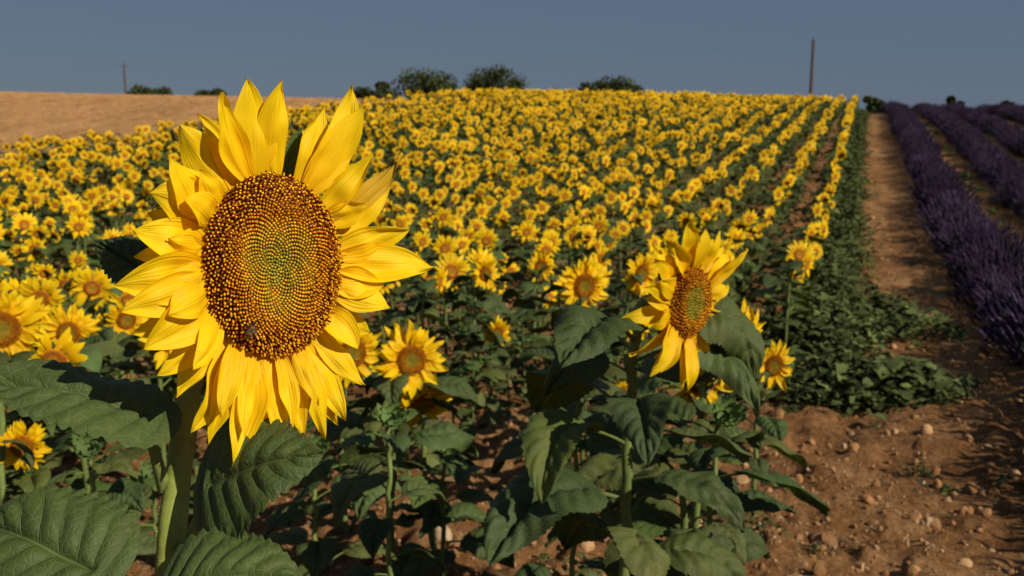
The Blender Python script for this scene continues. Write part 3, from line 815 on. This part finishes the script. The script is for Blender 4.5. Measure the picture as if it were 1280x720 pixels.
# ------------------------------------------------------------------ stones, clods, straw
def stone_variant(i, tint):
    mb = MB(); th = np.linspace(0, 6.2832, 12, endpoint=False); ph = np.linspace(.01, math.pi-.01, 9)
    PH, TH = np.meshgrid(ph, th, indexing='ij')
    d = np.stack([np.sin(PH)*np.cos(TH), np.sin(PH)*np.sin(TH), np.cos(PH)], -1)
    r = np.ones(PH.shape)
    for _ in range(9):
        nrm = unit(rng.normal(size=3)); cut = random.uniform(.6, .9)
        r = np.minimum(r, cut/np.maximum(d @ nrm, .01))
    P = d*r[..., None]*np.array([1, random.uniform(.6, .9), random.uniform(.5, .75)])
    mb.grid(P, tint, None, 0, closed=True)
    return mb.build('stone_variant_%d' % i, [M_STONE], smooth=False)
def build_stones():
    meshes = [stone_variant(i, [(.32, .17, .08), (.27, .135, .055), (.37, .22, .11), (.46, .34, .21)][i % 4]) for i in range(8)]
    pts = []; rots = []; sc = []; ix = []
    def add(x, y, r, k):
        pts.append((x, y, float(soil(x, y))+r*.15)); rots.append(tuple(rng.random(3)*6.28)); sc.append(r); ix.append(k)
    for _ in range(11000):
        y = 2.3+random.random()**1.7*16; x = random.uniform(-.5*y, .55*y+.5)
        s = xy2s(x, y)
        if s > 1.1 and random.random() < .6: continue
        r = min(.004+random.expovariate(1/.0085), .05)
        k = random.choice([0, 1, 0, 1, 2, 4, 5, 4, 5, 6, 1, 5]) if r > .01 else random.randrange(8)
        add(x, y, r, k)
    for px, py, r, k in ((1160, 657, .042, 3), (555, 662, .06, 7), (1152, 604, .03, 3), (1075, 708, .03, 2), (975, 640, .025, 6), (1235, 560, .03, 2), (1055, 560, .025, 3), (640, 600, .03, 6), (1240, 690, .022, 2), (1010, 590, .02, 3)):
        d = 4.
        for _ in range(12):
            p = site(px, py, d); g = float(soil(p[0], p[1])); d *= (CAMZ-g)/(CAMZ-p[2])
        p = site(px, py, d); add(p[0], p[1], r, k)
    scatter('stones', pts, rots, sc, ix, meshes)
    ms = []
    for i in range(4):
        mb = MB()
        for k in range(5):
            a = random.random()*6.28; c = np.array([random.gauss(0, .03), random.gauss(0, .03), .004]); d = np.array([math.cos(a), math.sin(a), random.uniform(-.1, .25)])*random.uniform(.015, .05)
            blade(mb, c-d*.3, c+np.array([0, 0, .004]), c+d, (0, 0, 1), random.uniform(.002, .008), prof_blade, 1, 3, c0=(.36, .23, .12), c1=(.42, .29, .15))
        ms.append(mb.build('straw_variant_%d' % i, [M_STRAW]))
    pts = []; rots = []; sc = []; ix = []
    for _ in range(1400):
        y = 2.3+random.random()**1.5*12; x = random.uniform(-.5*y, .45*y)
        pts.append((x, y, float(soil(x, y))+.004)); rots.append((0, 0, random.random()*6.28)); sc.append(random.uniform(.5, 1.3)); ix.append(random.randrange(4))
    scatter('straw_litter', pts, rots, sc, ix, ms)
    ms = []
    for i in range(3):
        mb = MB()
        for k in range(16):
            c = np.array([random.gauss(0, .12), random.gauss(0, .12), 0]); d = np.array([random.gauss(0, .04), random.gauss(0, .04), random.uniform(.1, .22)])
            cm = random.uniform(.75, 1.1)
            blade(mb, c, c+d*.5, c+d, (random.gauss(0, 1), -1, .1), .014, prof_blade, 1, 2, c0=np.array([.40, .22, .09])*cm, c1=np.array([.56, .33, .14])*cm)
        ms.append(mb.build('stubble_variant_%d' % i, [M_STRAW]))
    pts = []; rots = []; sc = []; ix = []
    for _ in range(16000):
        s = -18.15-random.random()**1.3*30; t = random.uniform(8, 62)
        s = round(s/.16)*.16+random.gauss(0, .02)
        x, y = st2xy(s, t)
        if x < -.8*y: continue
        pts.append((x, y, float(terrain(x, y))+.16)); rots.append((0, 0, random.random()*6.28)); sc.append(random.uniform(.5, 1.0)); ix.append(random.randrange(3))
    scatter('wheat_stubble', pts, rots, sc, ix, ms)
build_stones()

# ------------------------------------------------------------------ distant trees
def tree(name, px, top_py, wpx, dist, hpx, seed):
    rs = np.random.default_rng(seed)
    H = site(px, top_py, dist); x0, y0 = H[0], H[1]
    g = float(terrain(x0, y0)); top = H[2]; h = top-g; W = wpx/F*dist
    ch = max(hpx/F*dist*1.25, h*.75)
    e = empty(name); mb = MB()
    base = np.array([x0, y0, g-.1]); cb = np.array([x0, y0, top-ch])
    trk = bez3(base, (base+cb)/2+np.array([.2, 0, 0]), np.array([x0+.2, y0, top-ch*.45]), 8)
    tube(mb, trk, np.linspace(.28, .10, 8), (.10, .075, .05), 8)
    cent = []
    for k in range(15):
        a = rs.random()*6.283; rr = math.sqrt(rs.random())*W*.42
        zc = top-ch*.5+rs.normal(0, .2)*ch-abs(rr/W)*ch*.45+ch*.12
        R = rs.uniform(.12, .24)*min(W, ch*1.6)
        zc = min(zc, top-R*.9)
        c = np.array([x0+rr*math.cos(a), y0+rr*math.sin(a)*.8, zc]); cent.append((c, R))
        tube(mb, bez3(trk[4+k % 3], (trk[5]+c)/2, c, 5), np.linspace(.1, .02, 5), (.10, .075, .05), 5)
    link('trunk', mb.build('trunk', [M_BARK]), e)
    mb = MB()
    for c, R in cent:
        cm = rs.uniform(.55, 1.5)
        for _ in range(240):
            d = unit(rs.normal(size=3)); r = R*rs.uniform(.35, 1.12)
            p = c+d*r*np.array([1, 1, .8]); a = unit(rs.normal(size=3)); b = unit(np.cross(a, rs.normal(size=3)))
            s = rs.uniform(.10, .22)
            col = np.array([.040, .052, .019])*cm*rs.uniform(.6, 1.5)
            P = np.array([[p-a*s-b*s*.5, p+a*s-b*s*.6], [p-a*s*.5+b*s*.7, p+a*s*.6+b*s*.5]])
            mb.grid(P, col)
    link('crown', mb.build('crown', [M_TREE], smooth=False), e)
tree('oak_tree', 537, 84, 74, 120, 36, 1)
tree('oak_tree', 618, 80, 80, 125, 36, 2)
tree('oak_tree', 757, 94, 86, 115, 20, 3)
tree('oak_tree', 465, 102, 60, 130, 22, 4)
tree('shrub', 184, 105, 48, 120, 22, 5)
tree('shrub', 262, 110, 44, 125, 16, 6)
tree('shrub', 1096, 120, 28, 110, 10, 7)
tree('shrub', 1196, 120, 26, 110, 10, 8)
tree('shrub', 1254, 121, 24, 110, 10, 9)
tree('shrub', 700, 108, 34, 120, 10, 10)

# ------------------------------------------------------------------ utility poles and wires
def pole(px, top_py, dist):
    T = site(px, top_py, dist); g = float(terrain(T[0], T[1])); e = empty('utility_pole'); mb = MB()
    b = np.array([T[0], T[1], g-.3]); n = 8
    tube(mb, b+(T-b)*np.linspace(0, 1, n)[:, None], np.linspace(.26, .17, n), (.09, .085, .085), 8)
    link('mast', mb.build('mast', [M_POLE]), e)
    mb = MB(); pts = []
    d = unit([.5, .86, 0])
    tube(mb, np.array([T-d*.9-np.array([0, 0, .35]), T+d*.9-np.array([0, 0, .35])]), .07, (.08, .075, .075), 6)
    for q in (-.85, 0, .85):
        p = T+d*q+np.array([0, 0, -.3 if q else .0]); pts.append(p+np.array([0, 0, .28]))
        tube(mb, p+np.array([0, 0, 1.])*np.linspace(0, .28, 5)[:, None], np.array([.03, .07, .05, .07, .03]), (.12, .11, .1), 8)
    link('crossarm', mb.build('crossarm', [M_POLE]), e)
    return pts
pa = pole(155, 80, 175); pb = pole(1017, 50, 118)
mb = MB()
def wire(a, b, sag):
    t = np.linspace(0, 1, 40)[:, None]; p = a+(b-a)*t; p[:, 2] -= (4*sag*t*(1-t))[:, 0]
    tube(mb, p, .0035, (.14, .15, .17), 4)
for a, b in zip(pa[:2], pb[:2]):
    wire(a, b, 2.2)
    dv = b-a; wire(b, b+dv*np.array([1, 1, .3]), 2.2); wire(a, a-dv*np.array([1, 1, .3]), 2.2)
link('power_line', mb.build('power_line', [M_POLE]))

# ------------------------------------------------------------------ light, sky, camera
az = math.radians(126); el = math.radians(35)
sd = Vector((math.sin(az)*math.cos(el), math.cos(az)*math.cos(el), math.sin(el)))
sun = bpy.data.lights.new('sun', 'SUN'); sun.energy = 5.0; sun.angle = math.radians(.53); sun.color = (1, .90, .73)
so = bpy.data.objects.new('sun', sun); scene.collection.objects.link(so)
so.rotation_euler = sd.to_track_quat('Z', 'Y').to_euler(); so.location = (20, -20, 30)
w = bpy.data.worlds.new('World'); scene.world = w; w.use_nodes = True
nt = w.node_tree; bg = nt.nodes['Background']
sky = nt.nodes.new('ShaderNodeTexSky'); sky.sky_type = 'NISHITA'; sky.sun_disc = False
sky.sun_elevation = el; sky.sun_rotation = az; sky.altitude = 600; sky.air_density = 1.0; sky.dust_density = .3; sky.ozone_density = 2.5
haze = mixc(nt, .86, sky.outputs[0], (1.85, 2.75, 4.2))
nt.links.new(haze, bg.inputs[0]); bg.inputs[1].default_value = .05

cam = bpy.data.cameras.new('camera'); co = bpy.data.objects.new('camera', cam); scene.collection.objects.link(co)
co.location = (0, 0, CAMZ); co.rotation_euler = (math.radians(90)-PITCH, 0, 0)
cam.lens = 35; cam.sensor_width = 36; cam.clip_start = .05; cam.clip_end = 2000
cam.dof.use_dof = True; cam.dof.focus_distance = .93; cam.dof.aperture_fstop = 12
scene.camera = co
scene.view_settings.view_transform = 'Standard'; scene.view_settings.look = 'None'; scene.view_settings.exposure = 0
